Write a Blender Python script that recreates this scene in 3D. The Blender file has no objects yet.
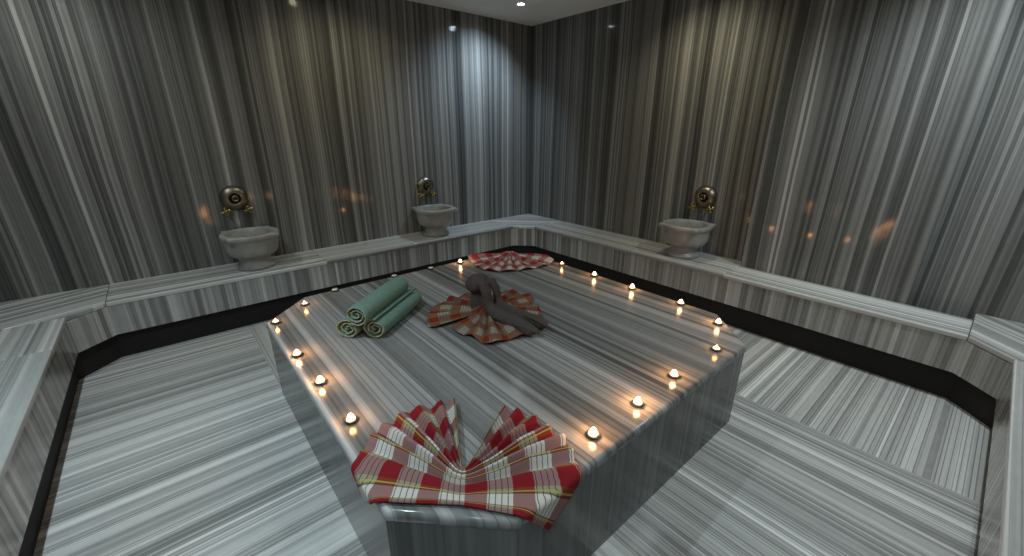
import bpy, bmesh, math, random
from mathutils import Vector, Matrix, noise
random.seed(7)
C = bpy.context.scene.collection
PI = math.pi

# ---------------------------------------------------------------- measures (metres)
XL, XR, YN, YF = -1.06, 3.662, -0.73, 4.0          # walls
ZC = 2.582                                          # ceiling
ZB, ZBB = 0.415, 0.183                              # bench top, bottom of its front panel
BX0, BX1, BY0, BY1 = -0.613, 3.186, -0.254, 3.5534  # bench front planes
BC = 0.17                                           # bench chamfer
PX0, PX1, PY0, PY1 = 0.2766, 2.324, 0.622, 2.717    # platform
PC = 0.266
ZP = 0.46

# ---------------------------------------------------------------- node helpers
def new_mat(name):
    m = bpy.data.materials.new(name); m.use_nodes = True
    nt = m.node_tree; nt.nodes.clear()
    out = nt.nodes.new('ShaderNodeOutputMaterial')
    b = nt.nodes.new('ShaderNodeBsdfPrincipled')
    nt.links.new(b.outputs[0], out.inputs[0])
    return m, nt, b

class NT:
    def __init__(s, nt): s.nt = nt
    def node(s, t, **kw):
        n = s.nt.nodes.new(t)
        for k, v in kw.items(): setattr(n, k, v)
        return n
    def put(s, sock, v):
        if hasattr(v, 'is_output') or hasattr(v, 'links'): s.nt.links.new(v, sock)
        else: sock.default_value = v
    def math(s, op, a, b=0.0, c=0.0):
        n = s.node('ShaderNodeMath', operation=op)
        s.put(n.inputs[0], a); s.put(n.inputs[1], b); s.put(n.inputs[2], c)
        return n.outputs[0]
    def noise1(s, w, scale, detail=0.0, rough=0.5):
        n = s.node('ShaderNodeTexNoise', noise_dimensions='1D')
        s.put(n.inputs['W'], w); n.inputs['Scale'].default_value = scale
        n.inputs['Detail'].default_value = detail; n.inputs['Roughness'].default_value = rough
        return n.outputs[0]
    def noise2(s, vec, scale, detail=0.0):
        n = s.node('ShaderNodeTexNoise', noise_dimensions='2D')
        s.put(n.inputs['Vector'], vec); n.inputs['Scale'].default_value = scale
        n.inputs['Detail'].default_value = detail
        return n.outputs[0]
    def band(s, w, scale):
        n = s.node('ShaderNodeTexVoronoi', voronoi_dimensions='1D', feature='F1')
        s.put(n.inputs['W'], w); n.inputs['Scale'].default_value = scale
        sp = s.node('ShaderNodeSeparateColor'); s.nt.links.new(n.outputs['Color'], sp.inputs[0])
        return sp.outputs[0], sp.outputs[1]
    def edge(s, w, scale):
        n = s.node('ShaderNodeTexVoronoi', voronoi_dimensions='1D', feature='DISTANCE_TO_EDGE')
        s.put(n.inputs['W'], w); n.inputs['Scale'].default_value = scale
        return n.outputs['Distance']
    def ramp(s, f, stops, interp='LINEAR'):
        n = s.node('ShaderNodeValToRGB'); n.color_ramp.interpolation = interp
        el = n.color_ramp.elements
        while len(el) < len(stops): el.new(0.5)
        for e, (p, c) in zip(el, stops): e.position = p; e.color = (*c, 1)
        s.put(n.inputs[0], f)
        return n.outputs[0]
    def mix(s, f, a, b, mode='MIX'):
        n = s.node('ShaderNodeMix', data_type='RGBA', blend_type=mode)
        s.put(n.inputs[0], f)
        for sock, v in ((n.inputs[6], a), (n.inputs[7], b)):
            s.put(sock, (*v, 1) if isinstance(v, tuple) and len(v) == 3 else v)
        return n.outputs[2]

def striped_marble(name, seed, bright=1.0, rough=0.16, freq=1.0, contrast=1.0, wob=1.0, spec=0.5, dark=.16, pale=.22):
    """banded grey marble: u (across the bands) and v (along them) come from the UV map, in metres"""
    m, nt, b = new_mat(name); N = NT(nt)
    uv = N.node('ShaderNodeUVMap'); uv.uv_map = 'UVMap'
    sp = N.node('ShaderNodeSeparateXYZ'); nt.links.new(uv.outputs[0], sp.inputs[0])
    mp = N.node('ShaderNodeMapping'); mp.inputs['Location'].default_value = (seed * 3.1, seed * 1.7, 0)
    mp.inputs['Scale'].default_value = (2.2, 0.55, 1); nt.links.new(uv.outputs[0], mp.inputs[0])
    mp2 = N.node('ShaderNodeMapping'); mp2.inputs['Scale'].default_value = (14, 2.2, 1)
    nt.links.new(uv.outputs[0], mp2.inputs[0])
    w1 = N.math('MULTIPLY', N.math('SUBTRACT', N.noise2(mp.outputs[0], 1.0, 1.0), .5), .05 * wob)
    w2 = N.math('MULTIPLY', N.math('SUBTRACT', N.noise2(mp2.outputs[0], 1.0, 2.0), .5), .006 * wob)
    u = N.math('ADD', N.math('ADD', N.math('ADD', sp.outputs[0], w1), w2), 10 + seed * 7.31)
    a, a2 = N.band(u, 13 * freq); c, c2 = N.band(u, 42 * freq); d, d2 = N.band(N.math('ADD', u, 3.3), 95 * freq)
    e = N.noise1(u, 3.2 * freq, 1.0); f = N.noise1(u, 30 * freq, 3.0, .6)
    val = N.math('MULTIPLY', a, .30)
    val = N.math('MULTIPLY_ADD', c, .36, val)
    val = N.math('MULTIPLY_ADD', d, .13, val)
    val = N.math('MULTIPLY_ADD', N.math('SUBTRACT', e, .5), .34, val)
    val = N.math('MULTIPLY_ADD', N.math('SUBTRACT', f, .5), .30, val)
    # pale veins: a few bands run almost white; thin dark lines at some band borders
    pl = N.math('GREATER_THAN', c2, .84)
    val = N.math('MULTIPLY_ADD', pl, pale, val)
    ln = N.math('MULTIPLY', N.math('LESS_THAN', N.edge(u, 42 * freq), .10), N.math('GREATER_THAN', a2, .45))
    val = N.math('MULTIPLY_ADD', ln, -dark, val)
    val = N.math('ADD', N.math('MULTIPLY', N.math('SUBTRACT', val, .40), contrast), .42)
    mp3 = N.node('ShaderNodeMapping'); mp3.inputs['Scale'].default_value = (60, 14, 1)
    nt.links.new(uv.outputs[0], mp3.inputs[0])
    val = N.math('MULTIPLY_ADD', N.math('SUBTRACT', N.noise2(mp3.outputs[0], 1.0, 3.0), .5), .09, val)
    k = bright
    col = N.ramp(val, [(0.0, (.060*k, .063*k, .060*k)), (.26, (.125*k, .128*k, .122*k)), (.5, (.235*k, .238*k, .228*k)),
                       (.74, (.37*k, .375*k, .36*k)), (1.0, (.60*k, .61*k, .585*k))])
    nt.links.new(col, b.inputs['Base Color'])
    b.inputs['Roughness'].default_value = rough
    b.inputs['Specular IOR Level'].default_value = spec
    return m

def plain(name, col, rough=.5, metal=0.0, var=0.0, scale=40.0, bump=0.0, bscale=200.0):
    m, nt, b = new_mat(name); N = NT(nt)
    tc = N.node('ShaderNodeTexCoord')
    n = N.node('ShaderNodeTexNoise'); n.inputs['Scale'].default_value = scale; n.inputs['Detail'].default_value = 4
    nt.links.new(tc.outputs['Object'], n.inputs['Vector'])
    lo = tuple(x * (1 - var) for x in col); hi = tuple(min(1, x * (1 + var)) for x in col)
    nt.links.new(N.ramp(n.outputs[0], [(.3, lo), (.7, hi)]), b.inputs['Base Color'])
    b.inputs['Roughness'].default_value = rough; b.inputs['Metallic'].default_value = metal
    if bump:
        n2 = N.node('ShaderNodeTexNoise'); n2.inputs['Scale'].default_value = bscale; n2.inputs['Detail'].default_value = 3
        nt.links.new(tc.outputs['Object'], n2.inputs['Vector'])
        bp = N.node('ShaderNodeBump'); bp.inputs['Strength'].default_value = bump; bp.inputs['Distance'].default_value = .004
        nt.links.new(n2.outputs[0], bp.inputs['Height']); nt.links.new(bp.outputs[0], b.inputs['Normal'])
    return m

def plaid(name, red, cream, period, line=.75):
    """checked cotton: warp bands in u, weft bands in v, fine dark lines on the cream bands, yellow lines between"""
    m, nt, b = new_mat(name); N = NT(nt)
    uv = N.node('ShaderNodeUVMap'); uv.uv_map = 'UVMap'
    sp = N.node('ShaderNodeSeparateXYZ'); nt.links.new(uv.outputs[0], sp.inputs[0])
    def frac(sock, per, off): return N.math('FRACT', N.math('ADD', N.math('DIVIDE', sock, per), off))
    tu = frac(sp.outputs[0], period, .10); tv = frac(sp.outputs[1], period * 1.12, .58)
    wu = N.math('LESS_THAN', tu, .54); wv = N.math('LESS_THAN', tv, .40)
    near = lambda t, c, w: N.math('LESS_THAN', N.math('ABSOLUTE', N.math('SUBTRACT', t, c)), w)
    lu = N.math('MULTIPLY', N.math('LESS_THAN', N.math('FRACT', N.math('MULTIPLY_ADD', tu, 7.6, .75)), .17), wu)
    ov = N.math('MAXIMUM', near(tv, .47, .065), near(tv, .925, .065))
    yv = N.math('MAXIMUM', near(tv, .455, .014), near(tv, .94, .014))
    kv = N.math('MAXIMUM', near(tv, .41, .012), near(tv, .985, .012))
    mid = tuple(.58 * r + .26 * c for r, c in zip(red, cream))
    both = N.math('MULTIPLY', wu, wv); one = N.math('ABSOLUTE', N.math('SUBTRACT', wu, wv))
    col = N.mix(one, red, mid); col = N.mix(both, col, cream)
    orange = (red[0] * .95, red[1] * 3.4, red[2] * 1.0)
    olive = tuple(.5 * c for c in cream[:2]) + (cream[2] * .36,)
    col = N.mix(ov, col, N.mix(wu, orange, olive))
    col = N.mix(N.math('MULTIPLY', lu, .8), col, (.035, .03, .03))
    col = N.mix(N.math('MULTIPLY', kv, .6), col, (.05, .04, .03))
    col = N.mix(N.math('MULTIPLY', yv, line), col, (.40, .33, .09))
    nt.links.new(col, b.inputs['Base Color'])
    b.inputs['Roughness'].default_value = .9; b.inputs['Specular IOR Level'].default_value = .15
    w = N.node('ShaderNodeTexNoise'); w.inputs['Scale'].default_value = 420
    nt.links.new(uv.outputs[0], w.inputs['Vector'])
    bp = N.node('ShaderNodeBump'); bp.inputs['Strength'].default_value = .25; bp.inputs['Distance'].default_value = .002
    nt.links.new(w.outputs[0], bp.inputs['Height']); nt.links.new(bp.outputs[0], b.inputs['Normal'])
    return m

def glow(name, col, strength, see_through=0.0):
    m = bpy.data.materials.new(name); m.use_nodes = True
    nt = m.node_tree; nt.nodes.clear()
    out = nt.nodes.new('ShaderNodeOutputMaterial'); e = nt.nodes.new('ShaderNodeEmission')
    e.inputs[0].default_value = (*col, 1); e.inputs[1].default_value = strength
    if see_through:
        t = nt.nodes.new('ShaderNodeBsdfTransparent'); a = nt.nodes.new('ShaderNodeAddShader')
        nt.links.new(e.outputs[0], a.inputs[0]); nt.links.new(t.outputs[0], a.inputs[1]); nt.links.new(a.outputs[0], out.inputs[0])
    else: nt.links.new(e.outputs[0], out.inputs[0])
    return m

M = dict(
    wall_l=striped_marble('wall marble', 1, .82, .08, 1.25, 1.0, .7, spec=.13),
    wall_r=striped_marble('wall marble with fine bands', 5, .76, .08, 1.3, .95, .7, spec=.13),
    floor=striped_marble('floor marble', 9, 2.0, .25, 1.3, .62, .12, dark=.42, pale=.16),
    bench=striped_marble('bench marble', 13, 1.95, .16, 1.3, .65, .25),
    front=striped_marble('bench front marble', 17, 1.5, .2, 1.0, .75, .6),
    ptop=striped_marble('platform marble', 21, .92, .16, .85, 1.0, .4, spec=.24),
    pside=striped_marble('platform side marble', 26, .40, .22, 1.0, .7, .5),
    ceil=plain('ceiling paint', (.92, .92, .89), .7, var=.03, scale=3),
    dark=plain('under-bench shade black', (.007, .006, .005), .75),  # near-black colour carries the deep shade below the bench
    basin=plain('carved marble', (.30, .305, .285), .32, var=.22, scale=9, bump=.15, bscale=30),
    brass=plain('aged brass', (.25, .23, .18), .36, 1.0, var=.2, scale=30),
    tap=plain('yellow brass', (.36, .29, .10), .35, 1.0, var=.2, scale=40),
    green=plain('green terry', (.135, .235, .185), .95, var=.12, scale=60, bump=.6, bscale=420),
    greenend=plain('pale green terry edge', (.20, .285, .22), .95, var=.15, scale=90, bump=.6, bscale=420),
    grey=plain('grey terry', (.056, .048, .043), .95, var=.14, scale=70, bump=.7, bscale=380),
    cup=plain('candle cup tin', (.20, .19, .18), .4, 1.0),
    wax=None, wick=plain('wick', (.02, .018, .015), .9),
    flame=glow('flame', (1.0, .64, .30), 5.0, 1),
    plaid=plaid('red and cream checked cotton', (.185, .010, .015), (.52, .495, .45), .14),
    plaid2=plaid('rust and cream checked cotton', (.15, .020, .014), (.26, .23, .18), .13, .25),
    plaid3=plaid('crimson and white checked cotton', (.32, .018, .042), (.62, .59, .56), .12, .3),
    white=plain('white lamp ring', (.75, .75, .73), .4),
    led=glow('led lens', (.92, .97, 1.0), 30.0),
    ledwarm=glow('warm led lens', (1.0, .86, .55), 14.0),
)
def wax_mat():
    m, nt, b = new_mat('candle wax')
    b.inputs['Base Color'].default_value = (.86, .80, .68, 1); b.inputs['Roughness'].default_value = .4
    b.inputs['Subsurface Weight'].default_value = .6; b.inputs['Subsurface Radius'].default_value = (.012, .007, .004)
    b.inputs['Subsurface Scale'].default_value = 1.0
    return m
M['wax'] = wax_mat()

# ---------------------------------------------------------------- object helpers
def link(name, me, m, parent=None):
    o = bpy.data.objects.new(name, me); C.objects.link(o)
    for x in (m if isinstance(m, (list, tuple)) else [m]): me.materials.append(x)
    if parent is not None: o.parent = parent
    return o
def thing(name, label, cat, loc=(0, 0, 0), rz=0.0, group=None):
    o = bpy.data.objects.new(name, None); C.objects.link(o)
    o.empty_display_size = .1; o.location = loc; o.rotation_euler = (0, 0, rz)
    o['label'] = label; o['category'] = cat
    if group: o['group'] = group
    return o
def tag(o, label, cat, group=None):
    o['label'] = label; o['category'] = cat
    if group: o['group'] = group
    return o
def structure(o): o['kind'] = 'structure'; return o
def smooth(me, on=True):
    for p in me.polygons: p.use_smooth = on
def polys(name, faces, m, parent=None):
    """faces: list of (corner points, uv function of a point or list of uvs[, material index])"""
    bm = bmesh.new(); uvl = bm.loops.layers.uv.new('UVMap'); cache = {}
    for fc in faces:
        pts, uvf = fc[0], fc[1]; vs = []
        for p in pts:
            k = tuple(round(x, 6) for x in p)
            if k not in cache: cache[k] = bm.verts.new(p)
            vs.append(cache[k])
        try: f = bm.faces.new(vs)
        except ValueError: continue
        if len(fc) > 2: f.material_index = fc[2]
        for i, l in enumerate(f.loops): l[uvl].uv = uvf(pts[i]) if callable(uvf) else uvf[i]
    me = bpy.data.meshes.new(name); bm.to_mesh(me); bm.free()
    return link(name, me, m, parent)
def lathe(bm, prof, n=32, M4=None, plan=None):
    """revolve (r, z) points about z; plan(angle, r, z) may reshape the radius"""
    rings = []
    for r, z in prof:
        ring = []
        for k in range(n):
            a = 2 * PI * k / n; rr = plan(a, r, z) if plan else r
            v = Vector((rr * math.cos(a), rr * math.sin(a), z))
            ring.append(bm.verts.new(M4 @ v if M4 else v))
        rings.append(ring)
    for i in range(len(rings) - 1):
        for k in range(n):
            bm.faces.new((rings[i][k], rings[i][(k+1) % n], rings[i+1][(k+1) % n], rings[i+1][k]))
    for ring, rev in ((rings[0], True), (rings[-1], False)):
        bm.faces.new(list(reversed(ring)) if rev else ring)
def tube(bm, path, n=12, cap=True):
    """path: list of (point, radius or (radius side, radius up))"""
    rings = []; pts = [Vector(p) for p, r in path]
    prev = None
    for i, (p, r) in enumerate(path):
        t = (pts[min(i+1, len(pts)-1)] - pts[max(i-1, 0)]).normalized()
        if prev is None:
            s = t.cross(Vector((0, 0, 1)))
            if s.length < .05: s = t.cross(Vector((0, 1, 0)))
            s.normalize()
        else: s = (prev - t * prev.dot(t)).normalized()
        prev = s; q = s.cross(t)
        ra, rb = r if isinstance(r, tuple) else (r, r)
        rings.append([bm.verts.new(pts[i] + s * ra * math.cos(2*PI*k/n) + q * rb * math.sin(2*PI*k/n)) for k in range(n)])
    for i in range(len(rings)-1):
        for k in range(n):
            bm.faces.new((rings[i][k], rings[i][(k+1) % n], rings[i+1][(k+1) % n], rings[i+1][k]))
    if cap:
        bm.faces.new(list(reversed(rings[0]))); bm.faces.new(rings[-1])
def finish(name, bm, m, parent=None, sm=True):
    bmesh.ops.recalc_face_normals(bm, faces=bm.faces)
    me = bpy.data.meshes.new(name); bm.to_mesh(me); bm.free()
    if sm: smooth(me)
    return link(name, me, m, parent)
def octagon(x0, x1, y0, y1, c):
    return [(x0+c, y0), (x1-c, y0), (x1, y0+c), (x1, y1-c), (x1-c, y1), (x0+c, y1), (x0, y1-c), (x0, y0+c)]
def ring_sides(poly, z0, z1, inward, start=0.0):
    """vertical faces along a closed outline, bands standing upright"""
    out = []; s = start
    for i, a in enumerate(poly):
        b = poly[(i+1) % len(poly)]; L = math.dist(a, b)
        q = [(*a, z0), (*b, z0), (*b, z1), (*a, z1)]; u = [(s, z0), (s+L, z0), (s+L, z1), (s, z1)]
        if inward: q.reverse(); u.reverse()
        out.append((q, u)); s += L + .37
    return out

# ---------------------------------------------------------------- the room
def vwall(name, m, segs, z0, z1):
    """segs: plan points in order, room to the left of the walking direction"""
    fs = []; s = 0.0
    for a, b in zip(segs, segs[1:]):
        L = math.dist(a, b)
        fs.append(([(*a, z0), (*b, z0), (*b, z1), (*a, z1)], [(s, z0), (s+L, z0), (s+L, z1), (s, z1)])); s += L
    return structure(polys(name, fs, m))
E_ = .0
vwall('wall_right', M['wall_r'], [(XR, YN), (XR, .217), (3.505, .217), (3.505, 1.235), (XR, 1.235), (XR, YF)], 0, ZC)
vwall('wall_back', M['wall_l'], [(XR, YF), (XL, YF)], 0, ZC)
vwall('wall_left', M['wall_l'], [(XL, YF), (XL, YN)], 0, ZC)
vwall('wall_front', M['wall_r'], [(XL, YN), (XR, YN)], 0, ZC)
structure(polys('ceiling', [([(XL, YN, ZC), (XL, YF, ZC), (XR, YF, ZC), (XR, YN, ZC)], lambda p: (p[0], p[1]))], M['ceil']))
# floor: bands run along x beside the platform and along y in front of and behind it
ux = lambda p: (p[1], p[0])
uy = lambda p: (p[0] + 9.2, p[1])
uz = lambda p: (p[1] + 4.4, p[0])
sx0, sx1 = PX0 + .008, PX1 + .012
structure(polys('floor', [
    ([(XL, YN, 0), (sx0, YN, 0), (sx0, YF, 0), (XL, YF, 0)], ux),
    ([(sx0, YN, 0), (sx1, YN, 0), (sx1, YF, 0), (sx0, YF, 0)], uy),
    ([(sx1, YN, 0), (XR, YN, 0), (XR, YF, 0), (sx1, YF, 0)], uz)], M['floor']))

# ---------------------------------------------------------------- the bench round the walls
bench = thing('marble_bench', 'grey striped marble bench running round all walls above a recessed base coloured black as shade', 'bench', (0, 0, 0))
inner = octagon(BX0, BX1, BY0, BY1, BC)      # clockwise seen from the room: order near-left .. ccw
(i0, i1, i2, i3, i4, i5, i6, i7) = inner
T = .03
def bench_piece(name, pts, uvf, z0=ZB-T, z1=ZB):
    """one top slab: the top face plus rounded-looking front edge"""
    g_ = .002
    pts = [(min(max(x, XL + g_), XR - g_) - (g_ if abs(x - 3.505) < 1e-6 else 0), min(max(y, YN + g_), YF - g_)) for x, y in pts]
    fs = [([(x, y, z1) for x, y in pts], uvf)]
    for a, b in zip(pts, pts[1:] + pts[:1]):
        fs.append(([(*a, z0), (*b, z0), (*b, z1), (*a, z1)], lambda p: uvf(p)))
    fs.append(([(x, y, z0) for x, y in reversed(pts)], uvf))
    o = polys(name, fs, M['bench'], bench)
    md = o.modifiers.new('edge', 'BEVEL'); md.width = .006; md.segments = 2; md.limit_method = 'ANGLE'; md.angle_limit = math.radians(50)
    return o
R2 = math.sqrt(.5)
ov = .004
g = 0.0
# straight slabs
bench_piece('top_slab', [(i5[0], YF), (i5[0], BY1-ov), (.94, BY1-ov), (.94, YF)], lambda p: (p[1]+.3, p[0]))
bench_piece('top_slab', [(.942, YF), (.942, BY1-ov), (i4[0], BY1-ov), (i4[0], YF)], lambda p: (p[1]+5.1, p[0]))
bench_piece('top_slab', [(BX1-ov, i2[1]), (3.505, i2[1]), (3.505, 1.235), (BX1-ov, 1.235)], lambda p: (p[0]+2.2, p[1]))
bench_piece('top_slab', [(BX1-ov, 1.237), (XR, 1.237), (XR, i3[1]), (BX1-ov, i3[1])], lambda p: (p[0]+6.2, p[1]))
bench_piece('top_slab', [(BX0+ov, i7[1]), (BX0+ov, 2.92), (XL, 2.92), (XL, i7[1])], lambda p: (p[0]+3.7, p[1]))
bench_piece('top_slab', [(BX0+ov, 2.922), (BX0+ov, i6[1]+.03), (XL, i6[1]+.03), (XL, 2.922)], lambda p: (p[0]+8.3, p[1]))
bench_piece('top_slab', [(i0[0], YN), (i1[0], YN), (i1[0], BY0+ov), (i0[0], BY0+ov)], lambda p: (p[1]+1.9, p[0]))
# corner slabs
ca, sa = math.cos(math.radians(22)), math.sin(math.radians(22))
bench_piece('corner_slab', [(BX0+ov, i6[1]+.032), (i5[0]-.002, BY1-ov), (i5[0]-.002, YF), (XL, YF), (XL, i6[1]+.032)],
            lambda p: (-p[0]*sa + p[1]*ca, p[0]*ca + p[1]*sa))
bench_piece('corner_slab', [(i4[0]+.002, YF), (i4[0]+.002, BY1-ov), (BX1-ov, i3[1]+.002), (XR, i3[1]+.002), (XR, YF)], lambda p: ((p[0]+p[1])*R2+.7, (p[0]-p[1])*R2))
bench_piece('corner_slab', [(BX1-ov, i2[1]-.002), (i1[0]+.002, BY0+ov), (i1[0]+.002, YN), (XR, YN), (XR, i2[1]-.002)], lambda p: ((p[0]-p[1])*R2+2.1, (p[0]+p[1])*R2))
bench_piece('corner_slab', [(i0[0]-.002, BY0+ov), (BX0+ov, i7[1]-.002), (XL, i7[1]-.002), (XL, YN), (i0[0]-.002, YN)], lambda p: ((p[0]+p[1])*R2, (p[0]-p[1])*R2))
# front panels (2 cm thick) under the slabs, one per side and corner
def inset(d): return octagon(BX0-d, BX1+d, BY0-d, BY1+d, BC + d * .58)
outer = inset(.02); s = 0.0
for i in range(8):
    a, b = inner[i], inner[(i+1) % 8]; c, d = outer[(i+1) % 8], outer[i]
    L = math.dist(a, b); zt = ZB - T - .001
    fs = [([(*b, ZBB), (*a, ZBB), (*a, zt), (*b, zt)], [(s+L, ZBB), (s, ZBB), (s, zt), (s+L, zt)]),
          ([(*d, ZBB), (*c, ZBB), (*c, zt), (*d, zt)], [(s, ZBB), (s+L, ZBB), (s+L, zt), (s, zt)]),
          ([(*a, ZBB), (*b, ZBB), (*c, ZBB), (*d, ZBB)], [(s, 0), (s+L, 0), (s+L, .02), (s, .02)]),
          ([(*b, zt), (*a, zt), (*d, zt), (*c, zt)], [(s+L, 0), (s, 0), (s, .02), (s+L, .02)])]
    polys('front_panel', fs, M['front'], bench); s += L
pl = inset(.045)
polys('shade_black_base', [(list(reversed([(*a, 0.0), (*b, 0.0), (*b, ZB-T-.002), (*a, ZB-T-.002)])), lambda p: (p[0], p[1])) for a, b in zip(pl, pl[1:] + pl[:1])], M['dark'], bench)  # black sheet set just behind the front panels as the unlit hollow's shade

# ---------------------------------------------------------------- the platform
plat = thing('marble_platform', 'large eight sided striped marble platform in the middle of the room', 'platform', ((PX0+PX1)/2, (PY0+PY1)/2, 0))
pc = Vector((-(PX0+PX1)/2, -(PY0+PY1)/2, 0))
def shift(o, d):
    o.data.transform(Matrix.Translation(d)); return o
octo = octagon(PX0, PX1, PY0, PY1, PC)
SL = .032
side = octagon(PX0+.004, PX1-.004, PY0+.004, PY1-.004, PC)
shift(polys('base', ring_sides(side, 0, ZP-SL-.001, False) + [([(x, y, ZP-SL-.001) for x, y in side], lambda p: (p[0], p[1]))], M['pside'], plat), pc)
def octo_in(d): return octagon(PX0+d, PX1-d, PY0+d, PY1-d, PC - d * .58)
fs = []
prof = [(0, -SL), (0, -.016), (.0012, -.010), (.0045, -.0045), (.010, -.0012), (.016, 0)]
utop = lambda p: (p[0] + (p[2] - ZP) * 0, p[1])
for (d0, h0), (d1, h1) in zip(prof, prof[1:]):
    A, B = octo_in(d0), octo_in(d1)
    for i in range(8):
        j = (i+1) % 8
        fs.append(([(*A[i], ZP+h0), (*A[j], ZP+h0), (*B[j], ZP+h1), (*B[i], ZP+h1)], utop))
fs.append(([(*p, ZP) for p in octo_in(prof[-1][0])], utop))
fs.append(([(*p, ZP-SL) for p in reversed(octo)], utop))
top = shift(polys('top_slab', fs, M['ptop'], plat), pc)
for p in top.data.polygons: p.use_smooth = len(p.vertices) == 4
me = top.data

# ---------------------------------------------------------------- wall basins and their brass taps
def basin_plan(a, r, z):
    # round bowl whose rim runs out into four pointed ears
    k = max(0.0, (z - .240) / .018); k = min(1.0, k)
    d = abs(((a - PI/4) % (PI/2)) - 0.0); d = min(d, PI/2 - d)
    return r + k * .042 * (math.exp(-abs(d / .13) ** 1.4))
def make_basin(loc, rz, label):
    t = thing('wall_basin', label, 'basin', loc, rz, 'carved marble basins on the bench')
    bm = bmesh.new()
    prof = [(.122, 0), (.134, .004), (.136, .024), (.126, .032), (.116, .040), (.112, .085), (.120, .096), (.132, .101)]
    lathe(bm, prof, 64)
    finish('foot', bm, M['basin'], t)
    bm = bmesh.new()
    prof = [(.122, .1015), (.145, .106), (.166, .122), (.180, .148), (.186, .180), (.188, .222), (.192, .244), (.200, .250), (.203, .258), (.203, .280), (.198, .286),
            (.172, .286), (.165, .278), (.160, .22), (.146, .16), (.11, .128), (.04, .118), (.012, .117)]
    lathe(bm, prof, 96, plan=lambda a, r, z: basin_plan(a, r, z) if r > .187 else r)
    finish('bowl', bm, M['basin'], t)
    bm = bmesh.new(); lathe(bm, [(.018, .1181), (.022, .121), (.016, .1235), (.006, .1235)], 20)
    o = finish('drain', bm, M['brass'], t)
    return t
make_basin((.455, 3.775, ZB), 0, 'carved marble wall basin with eared rim, on the left bench nearest the green towels')
make_basin((2.13, 3.78, ZB), 0, 'carved marble wall basin with eared rim, beside the bright bluish wall patch')
make_basin((3.43, 1.70, ZB), 0, 'carved marble wall basin with eared rim, alone on the right wall bench')

def make_tap(loc, rz, label):
    """local -y points into the room"""
    t = thing('wall_tap', label, 'tap', loc, rz, 'round brass taps above the basins')
    X = Matrix.Rotation(PI/2, 4, 'X')       # z -> -y
    bm = bmesh.new()
    lathe(bm, [(.098, 0), (.100, .006), (.094, .020), (.083, .038), (.066, .050), (.048, .053), (.038, .047), (.034, .036), (.0335, .020), (.003, .018)], 48, X)
    finish('round_cover', bm, M['brass'], t)
    bm = bmesh.new()
    lathe(bm, [(.024, .018), (.026, .045), (.024, .062), (.017, .064), (.014, .058), (.012, .03), (.002, .028)], 28, X)
    finish('spout', bm, M['brass'], t)
    for s in (-1, 1):
        bm = bmesh.new()
        c = Vector((s * .072, 0, -.088))
        tube(bm, [(c, .017), (c + Vector((0, -.012, 0)), .017), (c + Vector((0, -.014, 0)), .010), (c + Vector((s*.004, -.045, -.004)), .010), (c + Vector((s*.005, -.047, -.004)), .015), (c + Vector((s*.006, -.066, -.006)), .015), (c + Vector((s*.006, -.070, -.006)), .008)], 16)
        v = finish('valve', bm, M['tap'], t)
        bm = bmesh.new(); e = c + Vector((s*.006, -.058, -.006))
        for ang in (.35, .35 + PI/2):
            d = Vector((math.cos(ang), 0, math.sin(ang))) * .034
            tube(bm, [(e - d, .005), (e - d * .92, .012), (e - d * .7, .010), (e, .009), (e + d * .7, .010), (e + d * .92, .012), (e + d, .005)], 10)
        finish('cross_handle', bm, M['tap'], v)
    return t
make_tap((.43, YF, .945), 0, 'round domed brass tap with two yellow handles above the basin nearest the green towels')
make_tap((2.155, YF, .90), 0, 'round domed brass tap with two yellow handles just left of the bright bluish wall patch')
make_tap((XR, 1.685, .91), PI/2 * -1, 'round domed brass tap with two handles on the right wall')

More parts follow.
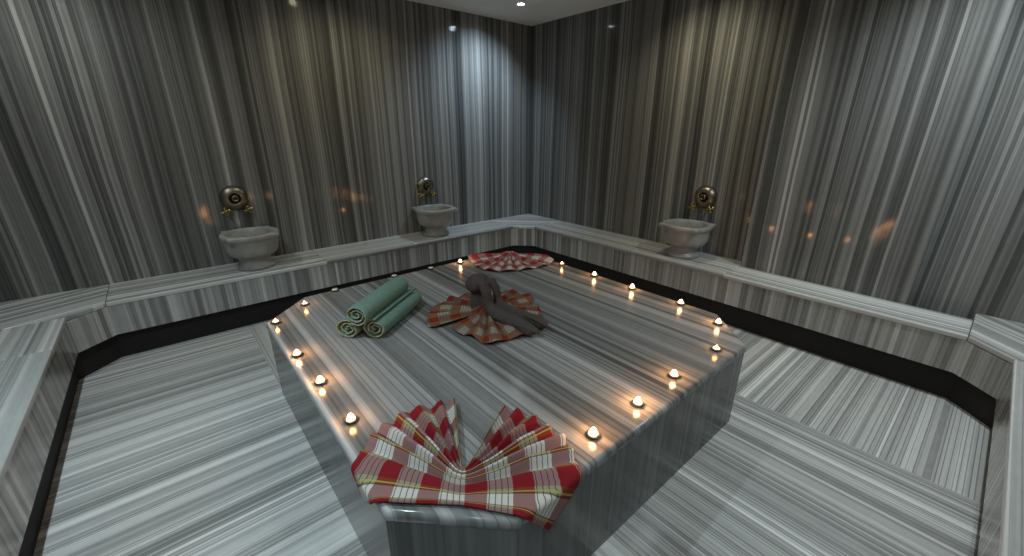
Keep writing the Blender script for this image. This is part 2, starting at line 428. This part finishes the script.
# ---------------------------------------------------------------- green rolled towels
def make_roll(loc, ang, length, rad, label, flap=.9, seed=0, tilt=0.0):
    """a towel rolled up: a spiral sheet, axis along local x, open end at x = 0"""
    rnd = random.Random(seed)
    t = thing('rolled_towel', label, 'towel', loc, ang, 'rolled green towels')
    turns = 2.6; th = rad / (turns + .35); n = 120; nx = 14
    bm = bmesh.new()
    def pt(k, off, x):
        a = 2 * PI * turns * k / n
        r = rad * .10 + (rad * .90) * (k / n) ** .9 + off
        lump = 1 + .03 * noise.noise(Vector((a * .7, x * 6, seed)))
        sq = 1 - .05 * math.cos(2 * a + 1)
        A = flap + a - 2 * PI * turns
        y, z = r * math.cos(A) * lump * sq, r * math.sin(A) * lump
        return Vector((x, y, z * .82 + rad))
    h = th * .36
    rows = []
    for k in range(n + 1):
        jag = .008 * noise.noise(Vector((k * .25, seed, 1.3)))
        row_o, row_i = [], []
        for i in range(nx + 1):
            x = length * i / nx
            x += jag + (.012 * (1 - k / n) if i == 0 else (-.012 * (1 - k / n) if i == nx else 0))
            e = h
            if i in (0, nx): e = h * .62
            row_o.append(bm.verts.new(pt(k, e, x))); row_i.append(bm.verts.new(pt(k, -e, x)))
        rows.append((row_o, row_i))
    for k in range(n):
        (o0, i0_), (o1, i1_) = rows[k], rows[k+1]
        for i in range(nx):
            f = bm.faces.new((o0[i], o0[i+1], o1[i+1], o1[i]))
            f2 = bm.faces.new((i0_[i+1], i0_[i], i1_[i], i1_[i+1]))
        f = bm.faces.new((i0_[0], o0[0], o1[0], i1_[0])); f.material_index = 1
        f = bm.faces.new((o0[nx], i0_[nx], i1_[nx], o1[nx])); f.material_index = 1
    for k in (0, n):
        o_, i_ = rows[k]
        for i in range(nx): bm.faces.new((o_[i+1], o_[i], i_[i], i_[i+1]))
    o = finish('towel_sheet', bm, [M['green'], M['greenend']], t)
    o.rotation_euler = (0, tilt, 0)
    sub = o.modifiers.new('soft', 'SUBSURF'); sub.levels = 1; sub.render_levels = 1
    # bring the lowest point of the roll onto the surface
    z = min((v.co.z for v in o.data.vertices)); o.data.transform(Matrix.Translation((0, 0, -z)))
    # hemmed edge band that runs along the free edge of the sheet
    bm = bmesh.new(); A = flap
    ro = rad * 1.0 + h * .9
    rr = rows and [(Vector((length * i / nx, 0, 0))) for i in range(nx + 1)]
    pts = [pt(n, h * .55, length * i / nx) + Vector((0, 0, -z)) for i in range(nx + 1)]
    tube(bm, [(p, .006) for p in pts], 8)
    finish('hem', bm, M['greenend'] if False else M['green'], t)
    return t
TA = math.atan2(.585, .811)
ax = Vector((math.cos(TA), math.sin(TA), 0)); sd = Vector((-ax.y, ax.x, 0))
rr_ = .0645
b1 = Vector((.560, 1.972, ZP)); b2 = b1 - sd * .134 + ax * .034
make_roll(b1, TA, .47, rr_, 'rolled green towel lying at the back of the stack, under the top one', 2.4, 1)
make_roll(b2, TA, .45, rr_, 'rolled green towel at the bottom of the stack, on the side facing the grey sculpture', 1.7, 2)
make_roll((b1 + b2) / 2 + Vector((0, 0, .079)) + ax * -.028, TA + .02, .475, rr_, 'rolled green towel lying on top of the other two', 5.2, 3)

# ---------------------------------------------------------------- checked cloths
def inside_depth(x, y):
    """how far a point lies outside the platform outline (positive = beyond the edge) and the outward normal"""
    best = (-9, (0, 0))
    for i, a in enumerate(octo):
        b = octo[(i+1) % 8]; L = math.dist(a, b); n = ((b[1]-a[1])/L, -(b[0]-a[0])/L)
        d = (x-a[0])*n[0] + (y-a[1])*n[1]
        if d > best[0]: best = (d, n)
    return best
def fan(name, label, centre, outline, m, pleats, amp, pinch_h, groups, pleat_w=None, uscale=1.3, ns=26, nt=420, seed=0, closed=False, sharp=.75):
    cx, cy = centre
    P = [Vector((x, y)) for x, y in outline]
    if closed: P.append(P[0].copy())
    acc = [0.0]
    for a, b in zip(P, P[1:]): acc.append(acc[-1] + (b - a).length)
    def along(s):
        for i in range(len(P) - 1):
            if s <= acc[i+1] + 1e-9: 
                k = (s - acc[i]) / (acc[i+1] - acc[i]); return P[i].lerp(P[i+1], k), i + k
        return P[-1], len(P) - 1
    bm = bmesh.new(); uvl = bm.loops.layers.uv.new('UVMap')
    grid, uvs = [], []
    tot = acc[-1]; ph = 0.0
    for i in range(nt + 1):
        s = tot * i / nt; p, idx = along(s)
        w = pleat_w(idx) if pleat_w else 1.0         # pleat strength along the outline
        ph = pleats * s / tot + .55 * noise.noise(Vector((s * 5, seed, 0)))
        tri = abs(((ph % 1.0) * 2) - 1)              # 1 at pleat tops
        tri = tri ** sharp
        d = p - Vector((cx, cy)); R = d.length
        fray = 1 + .014 * noise.noise(Vector((s * 60, seed, 4.0))) - .02 * (1 - tri) * w
        row, ur = [], []
        for j in range(ns + 1):
            q = j / ns; q = q ** 1.15
            r = (.010 + (R - .010) * q) * (fray if j == ns else 1 + (fray - 1) * q)
            x, y = cx + d.x / R * r, cy + d.y / R * r
            width = r * (tot / max(R, .1)) / pleats / 2
            a_ = min(amp * w, width * 1.3 * (.35 + .65 * w)) * (1 - .45 * q)
            lift = pinch_h * math.exp(-(r / .075) ** 2)
            wave = .010 * (noise.noise(Vector((x * 9, y * 9, seed))) + .5) * math.sin(PI * min(1, q * 1.1))
            z = ZP + .004 + a_ * tri + lift + wave * .6
            dd, n_ = inside_depth(x, y); rim = .010
            if dd > -rim:
                e = dd + rim
                pull = max(0.0, e - .012)
                x -= n_[0] * (pull); y -= n_[1] * (pull)
                x += n_[0] * .012 * min(1, e / .02); y += n_[1] * .012 * min(1, e / .02)
                z = z - pull
            row.append(bm.verts.new((x, y, z))); ur.append((q * R + .03, s * uscale))
        grid.append(row); uvs.append(ur)
    for i in range(nt):
        for j in range(ns):
            f = bm.faces.new((grid[i][j], grid[i][j+1], grid[i+1][j+1], grid[i+1][j]))
            for l, uvv in zip(f.loops, (uvs[i][j], uvs[i][j+1], uvs[i+1][j+1], uvs[i+1][j])): l[uvl].uv = uvv
    bmesh.ops.recalc_face_normals(bm, faces=bm.faces)
    if bm.faces[0].normal.z < 0: bmesh.ops.reverse_faces(bm, faces=bm.faces)
    me = bpy.data.meshes.new(name); bm.to_mesh(me); bm.free(); smooth(me)
    o = link(name, me, m)
    sol = o.modifiers.new('thickness', 'SOLIDIFY'); sol.thickness = .0022; sol.offset = 1
    tag(o, label, 'cloth', groups)
    return o
def lerp_poly(P, t):
    acc = [0.0]
    for a, b in zip(P, P[1:]): acc.append(acc[-1] + (b - a).length)
    q = t * acc[-1]
    for i in range(len(P) - 1):
        if q <= acc[i+1] + 1e-9: return P[i].lerp(P[i+1], (q - acc[i]) / (acc[i+1] - acc[i]))
    return P[-1]
def sst(a, b, x):
    x = max(0.0, min(1.0, (x - a) / (b - a))); return x * x * (3 - 2 * x)
def bow_cloth(name, label, m, left, right, low_mid, pinch, group):
    """a rectangular cloth folded into pleats, drawn together in the middle; the lowest fold lies flat and straight"""
    Lp = [Vector(p) for p in left]; Rp = [Vector(p) for p in right]; lo = Vector(low_mid); pi_ = Vector(pinch)
    nl, nw = 84, 300; W = .92
    bm = bmesh.new(); uvl = bm.loops.layers.uv.new('UVMap'); grid = []; uvs = []
    folds = [0, .10, .19, .26, .32, .40, .445, .54, .59, .68, .72, .84, .88, .96, 1.0]
    for i in range(nw + 1):
        w = i / nw
        k = max(x for x in range(len(folds)) if folds[x] <= w + 1e-9); k = min(k, len(folds) - 2)
        ph = (w - folds[k]) / (folds[k+1] - folds[k])
        tri = 1 - ph if k % 2 == 0 else ph                     # valley, ridge, valley ...
        tri = tri * tri * (3 - 2 * tri)
        te = sst(0, .26, w) * .30 + max(0, w - .12) / .88 * .70 # how far round the outline this line of the cloth ends
        el, er = lerp_poly(Lp, te), lerp_poly(Rp, te)
        c = lo.lerp(pi_, .72 * sst(0, .24, w) + .28 * sst(.2, .62, w)); row, ur = [], []
        strength = .16 + .84 * sst(.13, .30, w)
        for j in range(nl + 1):
            l = j / nl * 2 - 1; e = el if l < 0 else er; d = e - c; R = d.length; a = abs(l)
            r = max(.0, a) * R
            fr = 1 + .045 * noise.noise(Vector((w * 16, 9.0 if l < 0 else 3.0, 1))) * sst(.25, .4, w) + .016 * noise.noise(Vector((w * 55, 2.0 if l < 0 else 5.0, 0))) + .03 * (tri - .5) * strength
            p = c + d * a * (1 + (fr - 1) * a)
            hb = .125 * sst(.04, .2, w)
            if a < hb:                                           # the fold bends round the pinch instead of creasing
                t_ = (l / hb + 1) / 2
                p = (c + (el - c) * hb) * (1 - t_) ** 2 + c * (2 * t_ * (1 - t_)) + (c + (er - c) * hb) * t_ ** 2
            wid = .004 + r * .085
            tn = Vector((-d.y, d.x)).normalized() * (1 if l < 0 else -1)
            p = p - tn * min(.016, wid * .5) * (tri - .5) * strength * a
            # round the turn at the pinch a little
            soft = math.exp(-(r / .055) ** 2) * sst(.0, .25, w)
            p = p + Vector((-.7071, -.7071)) * .020 * soft * (1 - w)
            h = min(.044, wid * 1.9) * strength * (1 - .55 * a * a)
            if w <= .13: h = .008
            lift = .024 * math.exp(-(r / .07) ** 2) * sst(.05, .3, w)
            roll = .012 * math.sin(PI * min(1, w / .16)) if w < .16 else 0
            wav = .007 * (noise.noise(Vector((p.x * 11, p.y * 11, 2))) + .4)
            z = ZP + .004 + h * tri + lift + roll * (.6 + .4 * noise.noise(Vector((l * 3, 1, 1)))) + max(0, wav) * strength
            x, y = p.x, p.y
            dd, n_ = inside_depth(x, y); rim = .010
            if dd > -rim:
                ee = dd + rim; pull = max(0.0, ee - .012)
                x -= n_[0] * pull; y -= n_[1] * pull
                x += n_[0] * .012 * min(1, ee / .02); y += n_[1] * .012 * min(1, ee / .02); z -= pull
            row.append(bm.verts.new((x, y, z))); ur.append((.05 + (a * R if l > 0 else -a * R), w * W))
        grid.append(row); uvs.append(ur)
    for i in range(nw):
        for j in range(nl):
            f = bm.faces.new((grid[i][j], grid[i][j+1], grid[i+1][j+1], grid[i+1][j]))
            for l_, uvv in zip(f.loops, (uvs[i][j], uvs[i][j+1], uvs[i+1][j+1], uvs[i+1][j])): l_[uvl].uv = uvv
    bm.normal_update()
    if sum(f.normal.z for f in bm.faces) < 0: bmesh.ops.reverse_faces(bm, faces=bm.faces)
    me = bpy.data.meshes.new(name); bm.to_mesh(me); bm.free(); smooth(me)
    o = link(name, me, m)
    sol = o.modifiers.new('thickness', 'SOLIDIFY'); sol.thickness = .0022; sol.offset = 1
    return tag(o, label, 'cloth', group)
bow_cloth('checked_cloth', 'red and white checked cotton cloth pleated like a bow on the near platform corner', M['plaid'],
    [(.250, .945), (.215, 1.015), (.258, 1.085), (.32, 1.15), (.41, 1.205), (.53, 1.225), (.685, 1.165)],
    [(.655, .500), (.735, .555), (.818, .635), (.866, .745), (.868, .86), (.845, .94), (.812, 1.0)],
    (.450, .760), (.503, .827), 'checked cloths on the platform')
mid_c = (1.285, 1.735)
mid_out = []
for k in range(60):
    a = math.radians(188 + 345 * k / 59)
    R = .325 + .026 * math.sin(a * 3 + .6) + .022 * math.sin(5 * a) + .012 * math.sin(11 * a + 1)
    mid_out.append((mid_c[0] + R * math.cos(a), mid_c[1] + R * math.sin(a)))
fan('checked_cloth', 'rust and cream checked cotton cloth spread in a circle under the grey towel sculpture', mid_c, mid_out, M['plaid2'], 14, .046, .07, 'checked cloths on the platform', lambda i: 1.0, 1.25, seed=8)
far_c = (2.10, 2.52)
far_out = []
for k in range(40):
    a = math.radians(142 + 176 * k / 39)
    R = .36 + .02 * math.sin(a * 4) + .03 * math.exp(-((math.degrees(a) - 228) / 40) ** 2)
    far_out.append((far_c[0] + R * math.cos(a), far_c[1] + R * math.sin(a)))
fan('checked_cloth', 'crimson and white checked cotton cloth fanned out at the far corner of the platform', far_c, far_out, M['plaid3'], 8, .042, .05, 'checked cloths on the platform', lambda i: 1.0, 1.3, seed=12)

# ---------------------------------------------------------------- grey towel sculpture
fig = thing('towel_sculpture', 'dark grey towel twisted into a seated figure on the rust checked cloth', 'towel', (1.275, 1.79, ZP + .004), math.atan2(-.985, .17))
bm = bmesh.new()
tube(bm, [((-.01, 0, .0), .066), ((-.012, 0, .05), (.060, .056)), ((-.016, 0, .09), (.052, .048)), ((-.016, 0, .125), (.046, .042))], 20)
tube(bm, [((-.082, 0, .152), .02), ((-.070, 0, .158), (.054, .044)), ((-.042, 0, .168), (.070, .058)), ((-.008, 0, .176), (.074, .060)), ((.024, 0, .174), (.062, .050)), ((.044, 0, .168), (.036, .03))], 20)
for s in (-1, 1):
    # arms come down from the head, bend at the knees and run out along the legs
    tube(bm, [((.020, s*.026, .200), .016), ((.056, s*.034, .196), (.030, .020)), ((.084, s*.040, .156), (.032, .018)), ((.094, s*.042, .105), (.031, .020)), ((.105, s*.040, .072), (.031, .028)),
              ((.150, s*.042, .046), (.034, .034)), ((.24, s*.044, .040), (.036, .036)), ((.33, s*.046, .037), (.036, .034)), ((.405, s*.05, .032), (.034, .028)), ((.425, s*.05, .030), (.022, .018))], 16)
tube(bm, [((.02, 0, .10), .03), ((.07, 0, .05), .04), ((.16, 0, .028), .03), ((.30, 0, .022), .022)], 12)
body = finish('twisted_towel', bm, M['grey'], fig)
rm = body.modifiers.new('one skin', 'REMESH'); rm.mode = 'VOXEL'; rm.voxel_size = .0055; rm.use_smooth_shade = True
sm = body.modifiers.new('soft', 'SMOOTH'); sm.iterations = 4; sm.factor = .5
tx = bpy.data.textures.new('creases', 'CLOUDS'); tx.noise_scale = .035
dp = body.modifiers.new('creases', 'DISPLACE'); dp.texture = tx; dp.strength = .008; dp.mid_level = .5
# loose corners of the towel at the end of the legs
bm = bmesh.new()
for k, (y0, dz) in enumerate(((-.055, .0), (.045, .012))):
    path = [((.30, y0, .045 + dz), (.030, .007)), ((.37, y0*.9, .052 + dz), (.034, .006)), ((.43, y0*.8, .040 + dz), (.024, .005)), ((.452, y0*.7, .026 + dz), (.006, .003))]
    tube(bm, path, 12)
finish('loose_corner', bm, M['grey'], fig)

# ---------------------------------------------------------------- tealights
def make_tealight(dish_r=.037):
    t = thing('tealight_candle', '', 'candle')
    bm = bmesh.new()
    k = dish_r / .031
    lathe(bm, [(.022*k, 0), (.029*k, .0015), (.031*k, .006), (.0305*k, .0125), (.0285*k, .0125), (.028*k, .0065), (.02*k, .004), (.003, .0038)], 28)
    finish('dish', bm, M['cup'], t)
    bm = bmesh.new()
    lathe(bm, [(.0165, .0041), (.0175, .006), (.0175, .0115), (.016, .0128), (.010, .0118), (.003, .0115)], 24)
    finish('wax', bm, M['wax'], t)
    bm = bmesh.new()
    tube(bm, [((0, 0, .0115), .0012), ((.0004, 0, .017), .0011), ((.0018, 0, .021), .0008)], 8)
    finish('wick', bm, M['wick'], t)
    bm = bmesh.new()
    lathe(bm, [(.002, .0135), (.0070, .0145), (.0098, .0180), (.0095, .0225), (.0076, .0272), (.0046, .0306), (.0006, .033)], 16)
    finish('flame', bm, M['flame'], t)
    return t
proto = make_tealight(); first = [True]
def dup(root):
    r = root.copy(); C.objects.link(r)
    for ch in root.children:
        c = ch.copy(); C.objects.link(c); c.parent = r
    return r
# x, y, flame scale (0 = gone out), lamp power, label
CANDLES = [
    (.513, 2.571, .55, .10, 'small tealight at the slanted left corner, closest to the bench behind the green towels'),
    (.320, 2.410, .62, .12, 'small tealight at the outer tip of the slanted left corner of the platform'),
    (.318, 1.960, 1.0, .42, 'burning tealight on the left edge, third from the near red cloth'),
    (.334, 1.655, 1.1, .48, 'burning tealight on the left edge, between two others, second from the near red cloth'),
    (.346, 1.330, 1.05, .22, 'burning tealight on the left edge closest to the near red cloth'),
    (.730, 2.690, 0, 0, 'unlit tealight on the back edge, directly behind the left end of the green towels'),
    (1.152, 2.695, 0, 0, 'unlit tealight on the back edge, behind the far end of the top green towel'),
    (1.446, 2.680, 0, 0, 'unlit tealight on the back edge between the green towels and the lit candle'),
    (1.700, 2.660, 1.0, .30, 'burning tealight beside the left end of the far crimson cloth'),
    (2.292, 2.104, .55, .12, 'small tealight beside the right end of the far crimson cloth'),
    (2.285, 1.773, 1.0, .30, 'burning tealight on the far right edge, second from the far crimson cloth'),
    (2.278, 1.444, 1.1, .40, 'burning tealight in the middle of the far right edge, below the right basin'),
    (2.285, 1.100, 1.0, .30, 'burning tealight on the far right edge just before the right corner'),
    (2.190, .826, 1.0, .30, 'burning tealight at the slanted right corner of the platform'),
    (1.896, .702, .6, .10, 'small tealight between the right corner candle and the near right row'),
    (1.528, .716, 1.05, .42, 'burning tealight on the near right edge, farthest of three from the red cloth'),
    (1.240, .706, 1.1, .46, 'burning tealight on the near right edge, middle one of three'),
    (.970, .706, 1.1, .46, 'burning tealight on the near right edge, right next to the near red cloth'),
]
for n, (x, y, fl, pw, lab) in enumerate(CANDLES):
    t = proto if n == 0 else dup(proto)
    t.location = (x, y, ZP); t.rotation_euler = (0, 0, n * 1.3)
    tag(t, lab, 'candle', 'tealights round the platform')
    for ch in list(t.children):
        st = ch.name.split('.')[0]
        if st == 'flame':
            if fl == 0: bpy.data.objects.remove(ch)
            else: fl = fl if fl > .9 else fl * .75; ch.scale = (fl, fl, fl if fl > .9 else .75); ch.location.z = .0140 * (1 - ch.scale[2])
        elif st == 'dish' and fl < .7: ch.scale = (.66, .66, 1)
    if pw:
        ld = bpy.data.lights.new('candle_light', 'POINT'); ld.energy = pw * 1.05; ld.color = (1.0, .44, .15); ld.shadow_soft_size = .011
        lo = bpy.data.objects.new('candle_light', ld); C.objects.link(lo); lo.location = (x, y, ZP + .046)

# ---------------------------------------------------------------- ceiling lamps
def lamp_fixture(x, y, label, lens):
    t = thing('ceiling_downlight', label, 'lamp', (x, y, ZC), 0, 'recessed ceiling downlights')
    bm = bmesh.new(); lathe(bm, [(.052, 0), (.052, -.004), (.046, -.007), (.034, -.006), (.030, -.002), (.030, 0)], 32)
    finish('trim_ring', bm, M['white'], t)
    bm = bmesh.new(); lathe(bm, [(.0285, -.0005), (.0285, -.003), (.018, -.0045), (.002, -.005)], 24)
    finish('lens', bm, lens, t)
    return t
COOL, WARM, NEUT = (.74, .905, 1.0), (1.0, .90, .62), (.95, 1.0, .97)
DL = [  # x, y, power, colour, cone, aim point or None, label, lens
    (2.975, 3.40, 30, (.66, .83, 1.0), 112, (2.80, 4.0, 1.35), 'recessed ceiling downlight over the far corner of the room', 'led'),
    (1.30, 3.32, 8.5, WARM, 122, (1.38, 4.0, .9), 'recessed ceiling downlight over the middle of the back walkway', 'ledwarm'),
    (-.35, 3.38, 13, NEUT, 165, None, 'recessed ceiling downlight over the left corner of the room', 'led'),
    (-.35, 1.66, 46, COOL, 142, None, 'recessed ceiling downlight over the left walkway', 'led'),
    (-.35, -.05, 30, COOL, 142, None, 'recessed ceiling downlight over the nearest corner of the room', 'led'),
    (1.30, -.05, 11, NEUT, 165, None, 'recessed ceiling downlight over the near walkway', 'led'),
    (2.96, .10, 42, (.86, .96, 1.0), 142, None, 'recessed ceiling downlight over the right corner of the room', 'led'),
    (3.09, 1.84, 10.5, WARM, 122, (3.662, 1.86, .9), 'recessed ceiling downlight over the right basin', 'ledwarm'),
]
K = 1.5
for x, y, w, col, cone, aim, lab, lens in DL:
    lamp_fixture(x, y, lab, M[lens])
    ld = bpy.data.lights.new('downlight', 'SPOT'); ld.energy = w * K; ld.color = col
    ld.spot_size = math.radians(cone); ld.spot_blend = 1.0; ld.shadow_soft_size = .03
    lo = bpy.data.objects.new('downlight', ld); C.objects.link(lo); lo.location = (x, y, ZC - .012)
    if aim: lo.rotation_euler = (Vector(aim) - lo.location).to_track_quat('-Z', 'Y').to_euler()
for x, y, lab in ((2.68, 2.46, 'tiny bare ceiling light over the far part of the platform'), (.13, .74, 'tiny bare ceiling light over the near corner of the platform')):
    t = thing('ceiling_star_light', lab, 'lamp', (x, y, ZC), 0, 'tiny ceiling lights')
    bm = bmesh.new(); lathe(bm, [(.016, 0), (.016, -.003), (.012, -.004), (.010, -.003)], 20); finish('collar', bm, M['white'], t)
    bm = bmesh.new(); lathe(bm, [(.0095, -.001), (.0095, -.004), (.006, -.006), (.001, -.0065)], 16); finish('lens', bm, M['led'], t)

# ---------------------------------------------------------------- camera
f, pitch, yaw, roll = 409.567, .349871, .870164, .001212
F = Vector((math.cos(yaw)*math.cos(pitch), math.sin(yaw)*math.cos(pitch), -math.sin(pitch)))
R = Vector((math.sin(yaw), -math.cos(yaw), 0)); U = R.cross(F)
R2v = R * math.cos(roll) + U * math.sin(roll); U2v = U * math.cos(roll) - R * math.sin(roll)
cd = bpy.data.cameras.new('camera'); co = bpy.data.objects.new('camera', cd); C.objects.link(co)
cd.sensor_fit = 'HORIZONTAL'; cd.sensor_width = 36; cd.lens = f / 1024 * 36; cd.clip_start = .02
mt = Matrix((R2v, U2v, -F)).transposed().to_4x4(); mt.translation = (0, 0, 1.475)
co.matrix_world = mt
sc = bpy.context.scene; sc.camera = co
w = bpy.data.worlds.new('world'); sc.world = w; w.use_nodes = True
w.node_tree.nodes['Background'].inputs[0].default_value = (.02, .02, .02, 1)
vs = sc.view_settings
vs.view_transform = 'Standard'; vs.look = 'None'; vs.gamma = 1; vs.use_curve_mapping = False; vs.exposure = 0.92
